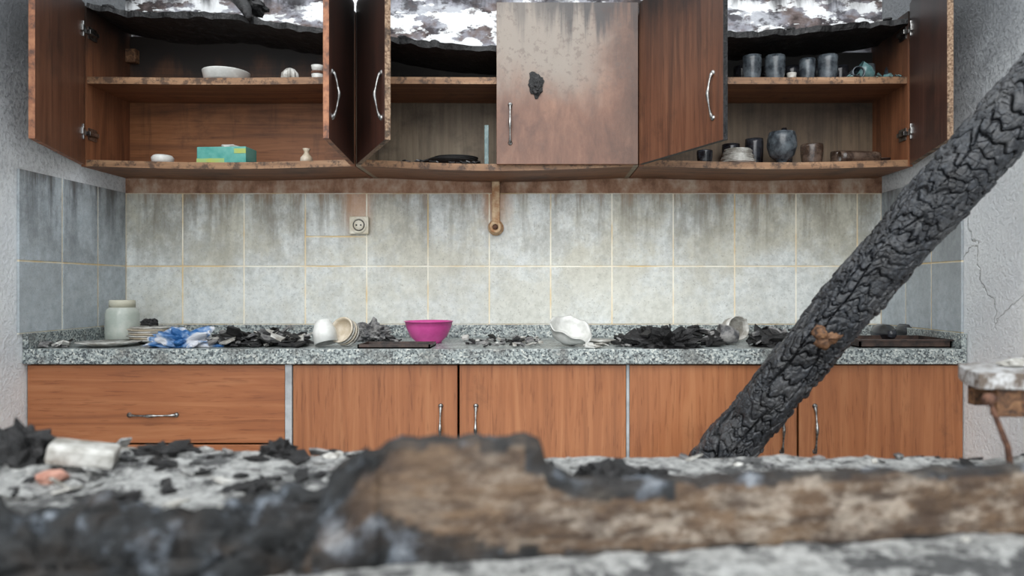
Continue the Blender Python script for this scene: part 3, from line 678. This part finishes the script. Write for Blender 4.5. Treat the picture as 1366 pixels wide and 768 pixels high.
# ---------------------------------------------------------------- foreground plank
def interp(t,pts):
    for (a,va),(c_,vc) in zip(pts,pts[1:]):
        if t<=c_:
            w=(t-a)/(c_-a); w=max(0,min(1,w)); w=w*w*(3-2*w); return va+(vc-va)*w
    return pts[-1][1]
S=Vector((X(400,.943),.943)); E_=Vector((X(1366,1.072),1.072)); dirp=(E_-S).normalized(); nrm=Vector((dirp.y,-dirp.x))
top=[(-.52,.112),(-.30,.106),(-.12,.102),(.01,.112),(.055,.142),(.085,.172),(.12,.177),(.20,.175),(.29,.178),(.312,.170),(.325,.135),(.36,.118),(.42,.110),(.6,.113),(1.1,.112),(1.4,.108)]
thk=[(-.52,.12),(-.15,.11),(.04,.075),(.10,.04),(1.4,.04)]
NU=460; ring=80; vs=[];fs=[];char_shade=[]
for i in range(NU+1):
    t=-.52+1.74*i/NU; h=interp(t,top); th=interp(t,thk)
    base=Vector((S.x+dirp.x*t,S.y+dirp.y*t,0))
    zb=.728
    for k in range(ring):
        a=2*math.pi*k/ring; ca,sa=math.cos(a),math.sin(a)
        n_=3.0 if t<.03 else 7.0; q=(abs(ca)**n_+abs(sa)**n_)**(-1/n_)
        yy=ca*q; zz_=sa*q
        P_=Vector((t*1.0,yy*.05,zz_*.08))
        edge=t-(.035+.045*zz_)+.035*noise.noise(P_*22)
        charv=max(0,min(1,1-edge/.035))
        dn=noise.fractal(P_*18,1,2,5); vv=0
        if charv>.05:
            dd,_p=noise.voronoi(Vector((t*17,yy*1.1,zz_*1.6))+Vector((1,1,1))*noise.noise(P_*14)*.7); vv=-max(0,1-(dd[1]-dd[0])/.3)*.018*charv
        off=.004*dn+vv+charv*.020*noise.noise(P_*16)
        z=zb+(h-.005)*(zz_+1)/2+off*(1 if zz_>0 else .2)
        w=th*(yy)+off*(1 if yy>0 else -1)
        if zz_>.7: z+=.006*noise.noise(Vector((t*25,0,1)))+.003*noise.noise(Vector((t*90,0,1)))
        P3=base+Vector((nrm.x,nrm.y,0))*(w*.5-.02 if t>.10 else w*.55-.01)+Vector((0,0,z)); vs.append(P3)
        c_=charv
        bn=.2*noise.noise(P_*14)
        if zz_+bn<-.70 : c_=max(c_,.9)  # shade along the bottom edge, painted in through the char value
        if zz_+bn>.86 : c_=max(c_,.8)
        if t>.29 and t<.5 and zz_>.55+bn: c_=max(c_,.9)
        if t<.24 and t>.02 and zz_+bn*2<-.05-(t*2.5): c_=max(c_,.8)
        char_shade.append(max(0,min(1,c_+.25*noise.noise(P_*25) if c_>.05 else c_)))
for i in range(NU):
    for k in range(ring): fs.append([i*ring+k,i*ring+(k+1)%ring,(i+1)*ring+(k+1)%ring,(i+1)*ring+k])
fs.append(list(range(ring))); fs.append([NU*ring+k for k in range(ring)])
b=MB(); b.add(vs,fs,0,True); b.make('charred_plank',plank_m,None,None,{'char':char_shade})  # attribute holds the burnt areas plus the painted bottom shade
b=MB(); Mq=T((X(10,.84),.80,.745))@R(8,'Z'); b.box(-.3,.07,-.03,.03,0,.02,0,Mq,bev=.004); b.make('wood_offcut',knot_m)

# ---------------------------------------------------------------- broken side table on the right
e=empty('marble_top_side_table',(1.15,1.52,0)); b=MB()
pl=[(.925,1.62),(.90,1.57),(.872,1.50),(.858,1.43),(1.0,1.415),(1.2,1.425),(1.385,1.42),(1.385,1.62)]
k=len(pl); vv=[(x,y,.902) for x,y in pl]+[(x,y,.934) for x,y in pl]
b.add(vv,[list(range(k))[::-1],[k+i for i in range(k)]]+[[i,(i+1)%k,k+(i+1)%k,k+i] for i in range(k)]); b.make('marble_slab',marble,e,bevel=.002)
b=MB(); b.box(.90,1.38,1.44,1.465,.846,.902).box(.94,1.38,1.585,1.61,.846,.902).box(1.31,1.36,1.44,1.49,0,.862).box(1.31,1.36,1.56,1.61,0,.862).box(1.14,1.18,1.50,1.54,0,.862).box(1.14,1.18,1.465,1.585,.846,.902)
b.make('wooden_frame',knot_m,e,bevel=.002)
b=MB(); b.lump((1.02,1.55,.940),(.05,.03,.010),41,0,3,.4,1.5,.935); b.make('ash_clump',porc,e)
b=MB(); q0=Vector((X(1350,1.36),1.36,.745)); b.tube([q0,q0+Vector((-.008,0,.06)),q0+Vector((-.03,0,.115)),q0+Vector((-.045,-.005,.145))],[.006,.006,.005,.004],0,None,8); b.lump(q0+Vector((-.045,-.005,.15)),(.013,.012,.012),5,0,2,.3,1.5); b.make('rusty_bolt',rust)

# ---------------------------------------------------------------- light, world, camera
w=bpy.data.worlds.new('overcast'); sc.world=w; w.use_nodes=True
bg=w.node_tree.nodes['Background']; bg.inputs[0].default_value=(.91,.965,1.0,1); bg.inputs[1].default_value=1.95
s=bpy.data.lights.new('sun_soft','SUN'); s.energy=2.2; s.angle=math.radians(55); s.color=(1,.99,.975)
so=bpy.data.objects.new('sun_soft',s); sc.collection.objects.link(so); so.location=(-1,-1,4)
so.rotation_euler=Vector((.2,.9,-.6)).to_track_quat('-Z','Y').to_euler()
cam=bpy.data.cameras.new('camera'); co=bpy.data.objects.new('camera',cam); sc.collection.objects.link(co)
co.location=(0,0,CZ); co.rotation_euler=(math.radians(90),0,0)
cam.sensor_width=36; cam.lens=36*F/1366; cam.shift_x=-37/1366; cam.clip_start=.02
cam.dof.use_dof=True; cam.dof.focus_distance=2.6; cam.dof.aperture_fstop=1.7
sc.camera=co
sc.view_settings.view_transform='Standard'
